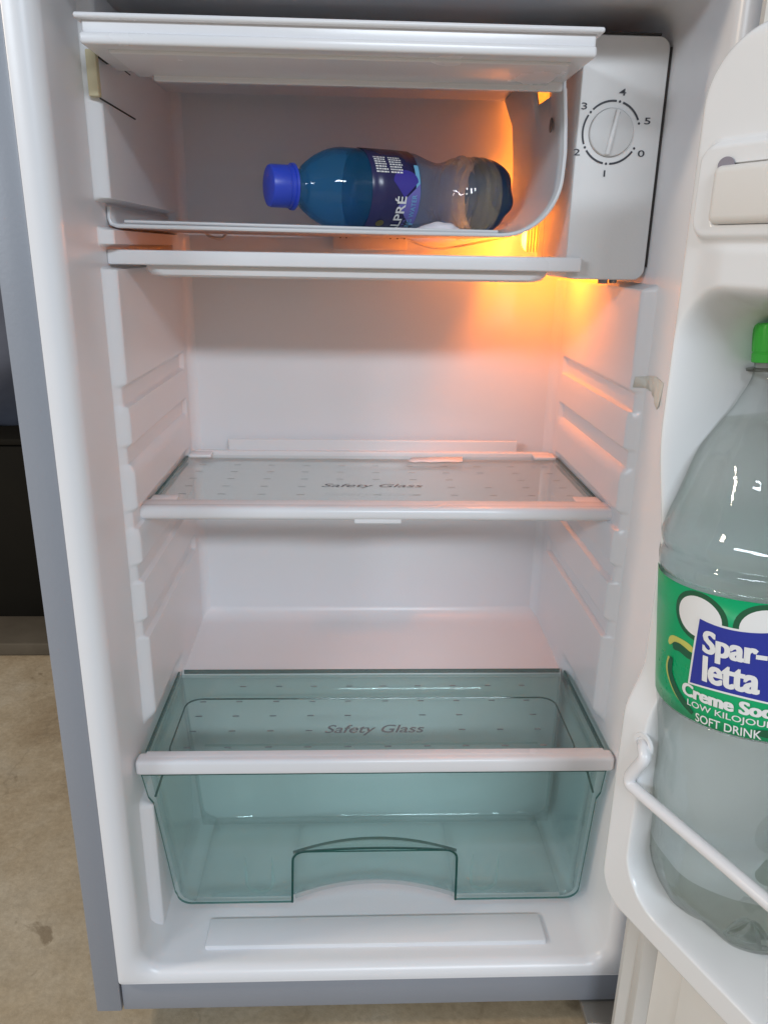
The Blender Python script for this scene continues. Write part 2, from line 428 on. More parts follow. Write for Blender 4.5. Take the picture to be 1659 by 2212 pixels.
for i in range(len(EP)-1):
    for j in range(len(yy)-1):
        if i >= len(EP)-2 and 2 <= j <= 4: continue               # punched window near the top
        b.faces.new((b2[i][j], b2[i+1][j], b2[i+1][j+1], b2[i][j+1]))
    # the punched window is triangular: half of it is closed again
b.faces.new((b2[-2][2], b2[-2][5], b2[-1][2])) if False else None
ev = obj('freezer_shell', b, ALU, fr, angle=50); sheet(ev, .0022)
b = NB(); box(b, -.2, .1285, .116, .290, .7905, .7925); obj('added_top_plate', b, ALU, ev)  # top added to stop bulb light leaking over the freezer
b = NB(); tube(b, [(x, .1012, z) for x, z in EP[:-1]], .0016, 8); obj('rim', b, ALU, ev)
b = NB(); tube(b, [(-.195, .1035, .6713), (0, .1035, .6695), (.088, .1035, .669)], .0012, 8); obj('rim', b, ALU, ev)
b = NB(); lathe(b, [(0, .0), (0, .0042), (.0006, .0042), (.0006, .0)], lambda h, a, r: V((.1288-h, .128+r*cos(a), .7475+r*1.25*sin(a))), 20); obj('rivet', b, plastic('rivet_metal', (.16, .16, .16), .4, .2, metal=.5), ev)

# freezer door folded up flat
fd = obj('freezer_door', NB(), TRIM, fr); me = fd.data
b = NB()
def slab(x0, x1, y0, y1, z0, z1, r): box(b, x0, x1, y0, y1, z0, z1, r, 4)
slab(-.1935, .1335, .0195, .110, .7848, .7882, .0016)
slab(-.1900, .1295, .0240, .108, .7760, .7856, .0015)
slab(-.1912, .1298, .0205, .1005, .7712, .7780, .0022)
slab(-.178, .117, .034, .107, .7690, .7725, .0015)
bmesh.ops.translate(b, verts=b.verts, vec=-wloc(fr)); 
for f in b.faces: f.smooth = True
for e in b.edges:
    if len(e.link_faces) == 2 and e.calc_face_angle(0) > R(40): e.smooth = False
b.to_mesh(me); b.free()
b = NB(); box(b, -.165, .128, .098, .1035, .7655, .7765, .001); obj('hinge_rail', b, TRIM, fd)

# thermostat housing at the top right
th = obj('thermostat_housing', NB(), PANELW, fr)
b = NB()
n0 = rrect(.1428, .2056, .6350, .8040, .0085, 6); n0 = [(x, z) for x, z in n0]
def house(y, ins): return [b.verts.new((x+(.1748-x)*ins*2, y, z+(.7195-z)*ins)) for x, z in n0]
rg = [house(.185, 0), house(.1045, 0), house(.1033, .004), house(.1028, .012)]
skin(b, rg, True); b.faces.new(rg[-1]); bmesh.ops.recalc_face_normals(b, faces=b.faces)
bmesh.ops.translate(b, verts=b.verts, vec=-wloc(fr))
for f in b.faces: f.smooth = len(f.verts) == 4
b.to_mesh(th.data); b.free()
b = NB(); box(b, .2057, .2071, .1032, .108, .645, .797); box(b, .150, .198, .1022, .106, .8040, .8052); obj('seam', b, DARK, th)
KX, KZ, KY = .1680, .7398, .1028
TW = R(3)
def dial(ang, r): a = R(ang)+TW*0; return KX+r*sin(a), KZ+r*cos(a)
b = NB()
kp = [(0, .0), (.0058, .0)][:0]
def kfr(h, a, r): return V((KX+r*cos(a), KY-h, KZ+r*sin(a)))
lathe(b, [(-.001, .0166), (.0012, .0166), (.0020, .0160), (.0022, .0150), (.0022, 0)], kfr, 48)
kb = obj('knob', b, plastic('knob_plastic', (.62, .61, .60), .4, .02), th)
ka = R(10)
b = NB(); t_ = NB(); box(t_, -.0012, .0022, -.0012, .0012, -.0158, .0158, .0009, 3)
for v in t_.verts: v.co = V((KX+v.co.x*cos(ka)+v.co.z*sin(ka), KY-.0024+v.co.y*1.8, KZ-v.co.x*sin(ka)+v.co.z*cos(ka)))
join(b, t_); obj('grip_ridge', b, PANELW, kb)
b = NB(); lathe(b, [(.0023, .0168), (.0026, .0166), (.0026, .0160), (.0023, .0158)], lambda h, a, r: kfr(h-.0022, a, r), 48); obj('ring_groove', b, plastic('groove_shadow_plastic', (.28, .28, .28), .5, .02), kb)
b = NB(); x, z = dial(14, .0137); lathe(b, [(.0021, .0017), (.0025, .0017), (.0025, 0)], lambda h, a, r: V((x+r*cos(a), KY-h, z+r*sin(a))), 20); obj('pointer_dot', b, INK, kb)
b = NB(); RR = .0213
marks = [(119, '0'), (184, '1'), (241, '2'), (309, '3'), (372, '4'), (432, '5')]
for (a, s) in marks:
    x, z = dial(a, RR); c = flat([(x+.0009*cos(2*pi*k/12), z+.0009*sin(2*pi*k/12)) for k in range(12)])
    for v in c.verts: v.co = V((v.co.x, KY-.0004, v.co.y))
    join(b, c)
    x, z = dial(a, RR+.0066)
    c = text2d(s, .0064, .008, align='CENTER', sx=1.75)
    for v in c.verts: v.co = V((x+v.co.x, KY-.0004, z+v.co.y-.0024))
    join(b, c)
for (a0, _), (a1, _) in zip(marks, marks[1:]):
    g = 6.5; n = 14
    o_ = [dial(a0+g+(a1-a0-2*g)*k/n, RR+.0007) for k in range(n+1)]; i_ = [dial(a0+g+(a1-a0-2*g)*k/n, RR-.0007) for k in range(n+1)]
    c = flat(o_+i_[::-1])
    for v in c.verts: v.co = V((v.co.x, KY-.0004, v.co.y))
    join(b, c)
obj('dial_print', b, INK, th)
b = NB(); tube(b, [(.178, .118, .636), (.178, .118, .6315)], .004, 12); tube(b, [(.186, .118, .636), (.186, .118, .632)], .003, 12); obj('screw', b, plastic('screw_metal', (.3, .3, .3), .4, .1, metal=.6), th)

b = NB(); box(b, .1200, .2068, .106, .310, .7927, .7946); box(b, .1428, .1446, .1865, .205, .640, .8043); obj('added_light_shield', b, PANELW, th)  # added plate over the lamp, keeps bulb light off the ceiling
# interior lamp behind the housing: bulb, ribbed cover, connector box, wire
lp = obj('lamp_cover', NB(), RIBGLOW, fr)
b = NB()
for k in range(5): box(b, .1405+k*.0028, .1424+k*.0028, .2400, .2424, .6545, .690, .0006, 2)
box(b, .1400, .1540, .2424, .2434, .6545, .690)
bmesh.ops.translate(b, verts=b.verts, vec=-wloc(fr)); b.to_mesh(lp.data); b.free()
b = NB(); bl = smooth_prof([(0, 0), (.001, .005), (.006, .0085), (.014, .0095), (.022, .007), (.030, .005)], 5)
lathe(b, bl, lambda h, a, r: V((.1500+r*cos(a), .2685+r*sin(a), .655+h)), 24); obj('bulb', b, BULB, lp)
pl = bpy.data.lights.new('fridge_bulb_light', 'POINT'); pl.energy = 1.25; pl.color = (1, .205, .006); pl.shadow_soft_size = .009
po = bpy.data.objects.new('fridge_bulb_light', pl); C.objects.link(po); po.location = (.1475, .2545, .667)
b = NB(); box(b, -.043, .0305, .296, .3105, .654, .6685, .001, 2); cbx = obj('connector_box', b, PANELW, fr)
for x in (-.036, -.030, .014, .021, .028):
    c = NB(); lathe(c, [(0, .0008), (.0004, .0008), (.0004, 0)], lambda h, a, r: V((x+r*cos(a), .2958-h, .6655+r*sin(a))), 10); obj('hole', c, DARK, cbx)
b = NB(); tube(b, smooth_prof([(.031, .302, .6655), (.045, .300, .660), (.062, .297, .6565), (.082, .292, .659), (.105, .275, .664), (.130, .26, .669)], 6), .0011, 8); obj('wire', b, PANELW, fr)
b = NB(); tube(b, smooth_prof([(-.170, .300, .668), (-.165, .298, .664), (-.155, .300, .662), (-.150, .302, .667)], 5), .0016, 8); obj('wire_clip', b, CREAM, fr)

# ------------------------------------------------------------------ drip tray
dt = thing('drip_tray', (-.03, .1, .631), 'white shallow drip tray slid in under the freezer compartment', 'tray')
obj('front_lip', box(NB(), -.2075, .1525, .0925, .1005, .6405, .6512, .0014, 3), TRIM, dt)
b = NB(); rings = []
for z, ins, r in ((.6495, 0, .012), (.637, .001, .012), (.6335, .003, .014), (.6318, .008, .018)):
    rings.append([b.verts.new((x, y, z)) for x, y in rrect(-.1845+ins, .1310-ins, .1010+ins*.6, .284-ins, r, 6)])
skin(b, rings, True); b.faces.new(rings[-1]); o = obj('basin', b, TRIM, dt); sheet(o, .0018, off=-1)
for q in ((-.2065, -.1845, .272), (.1295, .1425, .135)): obj('side_flange', box(NB(), q[0], q[1], .1008, q[2], .6478, .6496, .0006), TRIM, dt)

# ------------------------------------------------------------------ glass shelves
def rows(bm, xs, yrows, z, w, d, skip=None):
    for y in yrows:
        for x in xs:
            if random.random() < .04 or (skip and skip[2] < y < skip[3] and skip[0] < x < skip[1]): continue
            x1 = x+random.uniform(-.0006, .0006)
            c = flat([(x1-w, y-d), (x1+w, y-d), (x1+w, y+d), (x1-w, y+d)])
            for v in c.verts: v.co.z = z
            join(bm, c)
def roundbar(bm, hw, y0, y1, z0, z1, r):
    box(bm, -hw, hw, y0, y1, z0, z1, r, 4)

s1 = thing('glass_shelf', (0, .2, .44), 'upper clear glass shelf with white front and rear trim and nothing under it', 'shelf', 'removable glass shelves')
ZM = .4425
pane = obj('glass_pane', box(NB(), -.1975, .1975, .112, .290, ZM-.0040, ZM, 0), [GLASS], s1)
for x0, x1 in ((-.2005, -.1977), (.1977, .2005)): obj('pane_edge', box(NB(), x0, x1, .118, .285, ZM-.0042, ZM+.0002, .0005), GLASSEDGE, pane)
b = NB(); roundbar(b, .2047, .1000, .1130, ZM-.0090, ZM+.0030, .0048); box(b, -.203, .203, .1085, .1235, ZM+.0005, ZM+.0026, .0009)
box(b, -.021, .0195, .1015, .108, ZM-.0118, ZM-.007, .001)
for s in (-1, 1):
    box(b, min(s*.176, s*.199), max(s*.176, s*.199), .1225, .138, ZM+.0006, ZM+.0025, .0009)
obj('front_trim', b, TRIM, s1)
b = NB(); box(b, -.192, .192, .289, .2965, ZM-.004, ZM+.0048, .0016); box(b, -.1565, .1565, .2935, .2968, ZM+.003, ZM+.0165, .0012)
for s in (-1, 1): box(b, min(s*.172, s*.1955), max(s*.172, s*.1955), .274, .2925, ZM+.0005, ZM+.0042, .0014)
obj('rear_trim', b, TRIM, s1)
b = NB(); rows(b, [-.1755+.0352*k for k in range(11)], [.147+.0252*k for k in range(5)], ZM+.0004, .0034, .00055, (-.062, .054, .164, .184)); obj('dot_print', b, DGLASS, pane)['kind'] = 'stuff'
b = fit2d(text2d('Safety Glass', .02, .012, .32), -.052, .044, 0, .0135)
for v in b.verts: v.co = V((v.co.x, .168+v.co.y, ZM+.0004))
obj('lettering', b, DGLASS, pane)

s2 = thing('glass_shelf', (0, .11, .24), 'lower teal looking glass shelf covering the vegetable drawer', 'shelf', 'removable glass shelves')
ZL = .2385
pane = obj('glass_pane', box(NB(), -.199, .199, .047, .1885, ZL-.0040, ZL, 0), [GLASS], s2)
for x0, x1 in ((-.2012, -.1992), (.1992, .2012)): obj('pane_edge', box(NB(), x0, x1, .052, .186, ZL-.0042, ZL+.0002, .0005), GLASSEDGE, pane)
obj('pane_edge', box(NB(), -.196, .196, .1886, .1896, ZL-.0042, ZL+.0002), GLASSEDGE, pane)
b = NB(); roundbar(b, .2058, .0335, .0480, ZL-.0125, ZL+.0020, .0035)
box(b, -.199, .199, .040, .0488, ZL+.0003, ZL+.0022, .0009)
obj('front_trim', b, TRIM, s2)
b = NB(); rows(b, [-.1655+.0349*k for k in range(10)], [.0555, .0800, .104, .1285, .1560], ZL+.0004, .0030, .0009, (-.057, .054, .070, .090)); obj('dot_print', b, DGLASS, pane)['kind'] = 'stuff'
b = fit2d(text2d('Safety Glass', .02, .012, .32), -.047, .044, 0, .0165)
for v in b.verts: v.co = V((v.co.x, .072+v.co.y, ZL+.0004))
obj('lettering', b, DGLASS, pane)

b = flat([(.036, .2655), (.0375, .2695), (.0355, .272), (.039, .2765), (.040, .2808), (.096, .2850), (.0945, .2740), (.093, .2640), (.075, .2650), (.060, .2622), (.050, .2640), (.043, .2615)])  # thin white patch with a ragged outline on the shelf glass
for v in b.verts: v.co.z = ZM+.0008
o = obj('white_patch', b, PATCHW); o['label'] = 'ragged white patch near the back of the upper glass shelf'; o['category'] = 'sticker'
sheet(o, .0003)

# ------------------------------------------------------------------ vegetable drawer
vd = thing('vegetable_drawer', (0, .11, .055), 'clear teal vegetable drawer with an arched handle cut out', 'drawer')
ZR, Z0 = .2215, .0552
def fy(z): return .0445+(.0670-.0445)*(ZR-z)/(ZR-Z0)
def hwz(z, s=-1): return (.1875+.0125*(z-Z0)/(ZR-Z0)) if s < 0 else .1985
def P3(x, z): return V((x, fy(z), z))
NW, NZ = .0775, .1235
pts = [(-hwz(ZR)-.0045, ZR), (.2030, ZR), (.2018, .193), (.1988, .186), (.1988, .072)]
cr = .013
for k in range(7): a = -R(90)*k/6; pts.append((.1988-cr+cr*cos(a), Z0+cr+cr*sin(a)))
pts += [(NW+.0015, Z0), (NW-.0005, NZ-.012)]
for k in range(1, 7): a = R(90)*k/6; pts.append((NW-.0005-.012+.012*cos(a), NZ-.012+.012*sin(a)))
for k in range(1, 8): x = (NW-.0125)*(1-2*k/8); pts.append((x, NZ+.0035*(1-(x/.065)**2)))
for k in range(0, 6): a = R(90)+R(90)*k/6; pts.append((-NW+.0125+.012*cos(a), NZ-.012+.012*sin(a)))
pts += [(-NW+.0005, NZ-.012), (-NW-.0015, Z0)]
for k in range(7): a = -R(90)-R(90)*k/6; pts.append((-.1880+cr+cr*cos(a), Z0+cr+cr*sin(a)))
pts += [(-hwz(.075)-.0005, .072), (-hwz(.187), .186), (-hwz(.19)-.0035, .193)]
b = flat(pts)
for v in b.verts: v.co = P3(v.co.x, v.co.y)
o = obj('front_panel', b, [TEAL, TEALEDGE], vd, smooth=False); sheet(o, .0022, 1)
b = NB(); tube(b, [P3(-hwz(ZR)-.004, ZR-.0005)+V((0, -.0012, 0)), P3(.2025, ZR-.0005)+V((0, -.0012, 0))], .0013, 8)
obj('rim_edge', b, TEALEDGE, o)
b = NB(); pth = [P3(x, z)+V((0, -.0004, 0)) for x, z in pts[12:35]]
tube(b, pth, .0011, 8); obj('notch_edge', b, TEALEDGE, o)
# handle pocket: an arch bulging into the drawer
def arc(x): return .018*(1-(x/NW)**2)
b = NB(); xs = lin(-NW+.001, NW-.001, 18)
grid(b, xs, lin(Z0+.002, NZ-.004, 5), lambda x, z: V((x, fy(z)+.0028+arc(x), z-(.0)*arc(x))))
o2 = obj('handle_pocket', b, TEAL, vd); sheet(o2, .0018)
b = NB(); grid(b, xs, lin(0, 1, 3), lambda x, t: V((x, fy(NZ)+.003+arc(x)*t, NZ-.0035-.0015*t))); o2 = obj('pocket_roof', b, [TEAL, TEALEDGE], vd); sheet(o2, .0016, 1)
b = NB(); tube(b, [V((x, fy(NZ)+.003+arc(x), NZ-.004)) for x in xs], .0011, 8); obj('roof_edge', b, TEALEDGE, o2)
YBK = .186
for s in (-1, 1):
    b = NB(); zz = lin(Z0+.012, .2315, 10)
    def sw(t, z): return V((s*(hwz(z)-.0015), fy(z)+.003+(YBK-fy(z)-.003)*t, z))
    rg = []
    zz2 = [(Z0, .013), (Z0+.0018, .0075), (Z0+.006, .0025)]+[(z, 0) for z in zz]
    grid(b, lin(0, 1, 6), list(range(len(zz2))), lambda t, i: V((s*(hwz(zz2[i][0], s)-.0030-zz2[i][1]), fy(zz2[i][0])+.003+(YBK-fy(zz2[i][0])-.003)*t, zz2[i][0])))
    o2 = obj('side_panel', b, TEAL, vd); sheet(o2, .0018)
b = NB(); grid(b, lin(-.182, .182, 6), lin(Z0, .2315, 6), lambda x, z: V((x*(hwz(z, x)-.0030)/.182, YBK-.010+(z-Z0)*.05, z))); o2 = obj('rear_panel', b, TEAL, vd); sheet(o2, .0018)
b = NB()
grid(b, lin(-.1715, -NW-.001, 6), lin(0, 1, 4), lambda x, t: V((x, .0745+(.184-.0745)*t, Z0)))
grid(b, lin(NW+.001, .1825, 6), lin(0, 1, 4), lambda x, t: V((x, .0745+(.184-.0745)*t, Z0)))
grid(b, lin(-NW-.001, NW+.001, 16), lin(0, 1, 4), lambda x, t: V((x, .0765+max(0, arc(x))+(.184-.0765-max(0, arc(x)))*t, Z0)))
bmesh.ops.remove_doubles(b, verts=b.verts, dist=.0004)
o2 = obj('drawer_floor', b, TEAL, vd); sheet(o2, .0018)
# thin dark line of the inner rim seen through the glass, moulded ribs and feet
b = NB(); fo = [(-.2015, .050), (.2015, .050), (.2015, .1885), (-.2015, .1885)]
b = flat(fo, [rrect(-.1835, .1785, .052, .1440, .014, 6)])
for v in b.verts: v.co.z = .2325
o2 = obj('top_flange', b, TEAL, vd, smooth=False); sheet(o2, .0016)
b = NB(); rim = rrect(-.1835, .1785, .052, .1440, .014, 6)
tube(b, [(x, y, .2322) for x, y in rim]+[(rim[0][0], rim[0][1], .2322)], .0008, 6, False)
obj('inner_rim', b, TEALEDGE, vd)
for s in (-1, 1):
    b = NB(); rr = []
    for z in (.195, .193):
        pass
    tube(b, [(s*.1965, .0460, .219), (s*.1865, .0475, .2185), (s*.1955, .0500, .1925)], .0011, 6); obj('corner_gusset', b, TEALEDGE, vd)
    xf = s*.1075-.002; pf = [(xf-.0125, fy(.110)+.006, .110)]+[(xf+.0125*cos(a), fy(.076)+.005, .078+.0125*sin(a)) for a in [R(q) for q in range(-180, 1, 15)]]+[(xf+.0125, fy(.110)+.006, .110)]
    b = NB(); tube(b, pf, [.0006]+[.0019]*13+[.0006], 8); obj('foot', b, TEAL, vd)
for z in (.152, .118):
    b = NB(); tube(b, [(-.178, YBK-.004, z), (.178, YBK-.004, z)], .0012, 6); obj('rib', b, TEAL, vd)

# ------------------------------------------------------------------ door (swung open to the right)
dang = R(113)
U = V((-cos(dang), -sin(dang), 0)); Nw = V((-sin(dang), cos(dang), 0)); H = V((.210, -.033, 0))
def D(u, w, z): return H+U*u+Nw*w+V((0, 0, z))
def dmap(bm):
    for v in bm.verts: v.co = D(*v.co)
    return bm
b = NB(); box(b, -.002, .475, -.092, -.070, -.012, .925, .006, 3)
for q in ((-.0018, .010, -.0118, .9248), (.463, .4748, -.0118, .9248), (.010, .463, -.0118, .012), (.010, .463, .900, .9248)): box(b, q[0], q[1], -.072, -.002, q[2], q[3], 0)
door = obj('door', dmap(b), GREY, fr)
# gasket: a frame with a rounded, grooved section
b = NB()
sec = [(0, 0), (.003, .009), (.009, .0125), (.014, .010), (.017, .0075), (.020, .010), (.026, .011), (.031, .007), (.033, 0)]
rings = [[b.verts.new((x, w, z)) for x, z in rrect(ins, .472-ins, -.008+ins, .92-ins, .006+.0, 4)] for ins, w in sec]
skin(b, rings, True); obj('gasket', dmap(b), CREAM, door)
# moulded inner liner
u0, u1, z0, z1 = .0145, .454, .2005, .7700
def sdr(u, z, a0, a1, c0, c1, r):
    qx = abs(u-(a0+a1)/2)-(a1-a0)/2+r; qz = abs(z-(c0+c1)/2)-(c1-c0)/2+r
    return min(max(qx, qz), 0)+hypot(max(qx, 0), max(qz, 0))-r
def rise(d, r, k):           # rounded shoulder: d<0 inside
    t = min(1, max(0, -d/r)); return k*sqrt(max(0, 1-(1-t)**2))
def linerw(u, z):
    big = .058
    rr = .044 if z > .5 else .034
    d = sdr(u, z, u0, u1, z0, z1, rr)
    top = .066-.013*ss(.362, .40, z)*(1-ss(.47, .56, z))
    w = .003+(top-.003)*sqrt(max(0, 1-(1-min(1, max(0, -d/.014)))**2))
    # deep bay for bottles
    zf = .2350
    di = sdr(u+.020*ss(.38, .45, z)*(u < .2), z, u0+.036, u1-.036, zf, .636, .030)
    bw = .012+.014*ss(.25, .30, z); bay = 1-ss(-bw, .004, di)
    wall = -.060+.046*ss(.46, .60, z)
    w = w*(1-bay)+wall*bay
    # rack front: bulging lower edge and a raised plate round the bar
    if z > .60:
        f = ss(.600, .640, z)*ss(u0+.02, u0+.045, u)
        w += 0.004*f*(1-ss(.655, .665, z))
    dp = sdr(u, z, u0+.0165, u1-.02, .660, .711, .012)
    w += .0055*(1-ss(-.0045, 0, dp)) if z > .6 else 0
    ds = sdr(u, z, u0+.0315, u1-.033, .6685, .6985, .005)
    w -= .014*(1-ss(-.003, -.0005, ds)) if z > .6 else 0
    return w
us = lin(.010, .060, 80)+lin(.060, .11, 36)[1:]+lin(.11, .40, 26)[1:]+lin(.40, .458, 30)[1:]
zz = lin(.190, .26, 96)+lin(.26, .60, 60)[1:]+lin(.60, .78, 130)[1:]
b = NB(); grid(b, us, zz, lambda u, z: D(u, linerw(u, z), z)); obj('door_liner', b, DOORW, door, angle=75)
b = NB(); 
ring1 = rrect(.031, .441, .024, .890, .006, 3)
f_ = flat(ring1, [rrect(.0165, .4525, .194, .7775, .02, 5)][:0])
for v in f_.verts: v.co = D(v.co.x, -.0005, v.co.y)
join(b, f_)
b.free() 
# flat border sheet around the moulding (four strips so that nothing closes off the bay)
b = NB()
box(b, .0325, .4395, -.0015, .0028, .018, .192, .001); box(b, .0325, .4395, -.0015, .0028, .778, .888, .001)
box(b, .012, .0325, -.0015, .0030, .192, .778); box(b, .4395, .459, -.0015, .0030, .192, .778)
box(b, .060, .105, .0028, .006, .018, .19, .0015)
obj('liner_border', dmap(b), plastic('border_plastic', (.75, .73, .69), .35, .03), door)
# the cabinet side of the bay so the recess is closed behind
# retaining bar of the rack
b = NB(); box(b, u0+.0330, u1-.034, .0605, .076, .6695, .6975, .004, 4); obj('rack_bar', dmap(b), BARM, door)
b = NB(); x, z = u0+.0385, .6975
lathe(b, [(0, .0052), (.0004, .0052), (.0004, 0)], lambda h, a, r: D(x+r*cos(a), .0722+h, z+r*.75*sin(a)), 24); obj('hole', b, plastic('hole_grey', (.26, .24, .28), .6, .05), door)
# wire bottle rail
b = NB()
tube(b, [D(*q) for q in smooth_prof([(.0455, .062, .3505), (.0490, .0670, .3497), (.0525, .0692, .3478), (.0535, .0702, .3440), (.0480, .0702, .3330), (.0440, .0702, .3240), (.0456, .0703, .3195), (.052, .0703, .3190), (.07, .0703, .3190)], 6)+[(.41, .0703, .3190)]], .0042, 14)
obj('bottle_rail', b, TRIM, door)
b = NB(); lathe(b, [(0, .0085), (.0016, .0080), (.0016, .0055), (0, .005)], lambda h, a, r: D(.0475+r*cos(a), .0655+h, .3505+r*sin(a)), 24); obj('rail_socket', b, DOORW, door)

# ------------------------------------------------------------------ soda bottle in the door
SB = V((.2474, -.124, .2307)); sax = V((-.0690, .09, 1)).normalized()
e1 = V((0, 1, 0)).cross(sax).normalized(); e2 = sax.cross(e1)
def sfr(h, a, r): return SB+sax*h+e1*(r*cos(a))+e2*(r*sin(a))
sb = thing('soda_bottle', SB, 'large clear soft drink bottle with green cap and green label in the door rack', 'bottle')
prof = [(.010, 0), (.007, .010), (.0, .024), (.001, .034), (.009, .047), (.02, .057), (.032, .0615), (.05, .0635), (.08, .0638), (.12, .0638), (.160, .0638), (.163, .0632), (.166, .0622), (.20, .0622), (.244, .0622), (.247, .0630), (.250, .0637), (.257, .0637), (.261, .0618), (.266, .0637), (.272, .0634), (.282, .0590), (.292, .0540), (.302, .0503), (.312, .0470), (.322, .0425), (.332, .0345), (.342, .0265), (.350, .0215), (.358, .0172), (.364, .0155), (.376, .0148)]
sp = smooth_prof(prof, 4)
def petal(h, a, r):
    k = ss(.04, .0, h)
    r2 = r*(1-.22*k*(.5+.5*cos(5*a+.6))**2)
    r2 += .0026*noise.noise(V((2.6*cos(a), 2.6*sin(a), h*26)))*(1-ss(.150, .163, h)+ss(.250, .262, h)*(1-ss(.335, .35, h)))*ss(.02, .05, h)
    if .018 < h < .05: r2 += .0005*cos(15*a)
    return r2
b = NB(); lathe(b, [q for q in sp if q[0] > .05], sfr, 100, petal); obj('bottle_body', b, PET, sb, angle=80)
k_ = [i for i, q in enumerate(sp) if q[0] > .05][0]
b = NB(); lathe(b, sp[:k_+1], sfr, 100, petal); obj('base', b, PETBASE, sb, angle=80)
LV = .3385
wp = [(h+(.0007 if h < .05 else 0), max(0, r-.0011)) for h, r in sp if h < LV]
b = NB(); lathe(b, wp+[(LV, wp[-1][1]*.985), (LV+.0003, 0)], sfr, 100, petal); obj('soft_drink', b, WATER, sb, angle=80)
b = NB()
def knurl(n, amp): return lambda h, a, r: r-(amp if (a*n/(2*pi)) % 1 < .45 else 0)
cp = [(.3695, .0160), (.3698, .0168), (.3745, .0168), (.3748, .0164), (.3756, .0164), (.3758, .0168), (.388, .0168), (.3905, .0160), (.3915, .0145), (.3915, 0)]
lathe(b, cp, sfr, 120, lambda h, a, r: r-(.0004 if .376 < h < .389 and (a*30/pi) % 2 < .9 else 0)); obj('cap', b, GREENCAP, sb, angle=30)
b = NB(); lathe(b, [(.3645, .0155), (.3648, .0192), (.3662, .0194), (.3668, .0155)], sfr, 60); obj('neck_ring', b, PETGREY, sb)
RL = .0640
lab = None
b = NB(); lathe(b, [(.1645, RL), (.175, RL), (.2, RL), (.225, RL), (.2455, RL)], sfr, 96); lab = obj('label', b, LGREEN, sb); sheet(lab, .0002)
DEG = RL*pi/180
def sl(off): return lambda x, y: sfr(y, x/RL, RL+off)
def decal(b2, off, mat, name): return obj(name, wrap(b2, sl(off), .004), mat, lab)
def deg(*pts): return [(a*DEG, h) for a, h in pts]
def oval(ca, ch, ra, rh, rot, n=36):
    return [((ca*DEG)+(ra*cos(t)*cos(rot)-rh*sin(t)*sin(rot)), ch+ra*cos(t)*sin(rot)+rh*sin(t)*cos(rot)) for t in [2*pi*k/n for k in range(n)]]
# plain bubbles behind the name panel
for ca, ch, ro in ((-151.5, .2300, -.12), (-117.5, .2300, .12)):
    decal(flat(oval(ca, ch, .0178, .0152, ro)), .0003, LDARK, 'bubble_ring')
    decal(flat(oval(ca, ch, .0145, .0122, ro)), .0005, LWHITE, 'bubble')
def stroke(pts, w):
    P = smooth_prof(deg(*pts), 6); L_, R_ = [], []
    for i, p in enumerate(P):
        q0, q1 = P[max(0, i-1)], P[min(len(P)-1, i+1)]; d = V((q1[0]-q0[0], q1[1]-q0[1])).normalized()
        ww = w*(.35+.65*min(1, 4*min(i, len(P)-1-i)/len(P)+.25))
        L_.append((p[0]-d.y*ww, p[1]+d.x*ww)); R_.append((p[0]+d.y*ww, p[1]-d.x*ww))
    return flat(L_+R_[::-1])
decal(stroke([(-172.6, .1965), (-173.5, .187), (-167, .178), (-158, .1715)], .0016), .0003, LYELL, 'swoosh')
decal(stroke([(-169.5, .1975), (-171.0, .188), (-164.5, .178), (-152.5, .1690)], .0024), .0005, LDARK, 'swoosh')
decal(stroke([(-173, .205), (-169, .2095), (-160, .2100), (-153, .2080)], .0022), .0003, LYELL, 'swoosh')
decal(stroke([(-169, .2050), (-163, .2065), (-154, .2035)], .0026), .0005, LDARK, 'swoosh')
decal(stroke([(-121, .1695), (-112, .1700), (-104, .1780), (-99, .1900)], .0024), .0005, LDARK, 'swoosh')
def panel(g):
    P = []
    c = [(-150.5, .2300), (-134, .2262), (-115.5, .2300), (-114.0, .2100), (-111.5, .1880), (-133, .1915), (-155, .1880), (-153.0, .2080)]
    cx, cyy = -133.2*DEG, .2095
    for i in range(0, 8, 2):
        a, m_, d_ = c[i], c[i+1], c[(i+2) % 8]
        for k in range(8):
            t = k/8; x = (1-t)**2*a[0]+2*t*(1-t)*m_[0]+t*t*d_[0]; y = (1-t)**2*a[1]+2*t*(1-t)*m_[1]+t*t*d_[1]
            P.append((x*DEG, y))
    return [(cx+(x-cx)*g, cyy+(y-cyy)*g) for x, y in P]
decal(flat(panel(1.05)), .0007, LWHITE, 'panel_border')
decal(flat(panel(.985)), .0009, LBLUE, 'name_panel')
def words(s, a0, a1, h0, h1, bold, off, mat=LWHITE, shear=0, tr=1):
    B_ = NB()
    for k, dx in enumerate((-.0005, 0, .0005) if bold > .02 else (0,)):
        c = wrap(fit2d(text2d(s, .02, min(bold, .022), shear, 1, 'LEFT', tr), a0*DEG+dx, a1*DEG+dx, h0, h1), sl(off+k*.00006), .004)
        join(B_, c)
    obj('lettering', B_, mat, lab)
words('Spar-', -147.5, -117.5, .2060, .2240, .045, .0012)
words('letta', -147.0, -120.0, .1925, .2085, .045, .0012)
words('Creme Soda', -159.5, -108.5, .1788, .1868, .022, .0007)
words('LOW KILOJOULE', -156.0, -110.0, .1722, .1772, .010, .0007)
words('SOFT DRINK', -150.5, -117.5, .1655, .1708, .010, .0007)
words('1.5', -176.5, -171.5, .1980, .2015, .0, .0007) if False else None

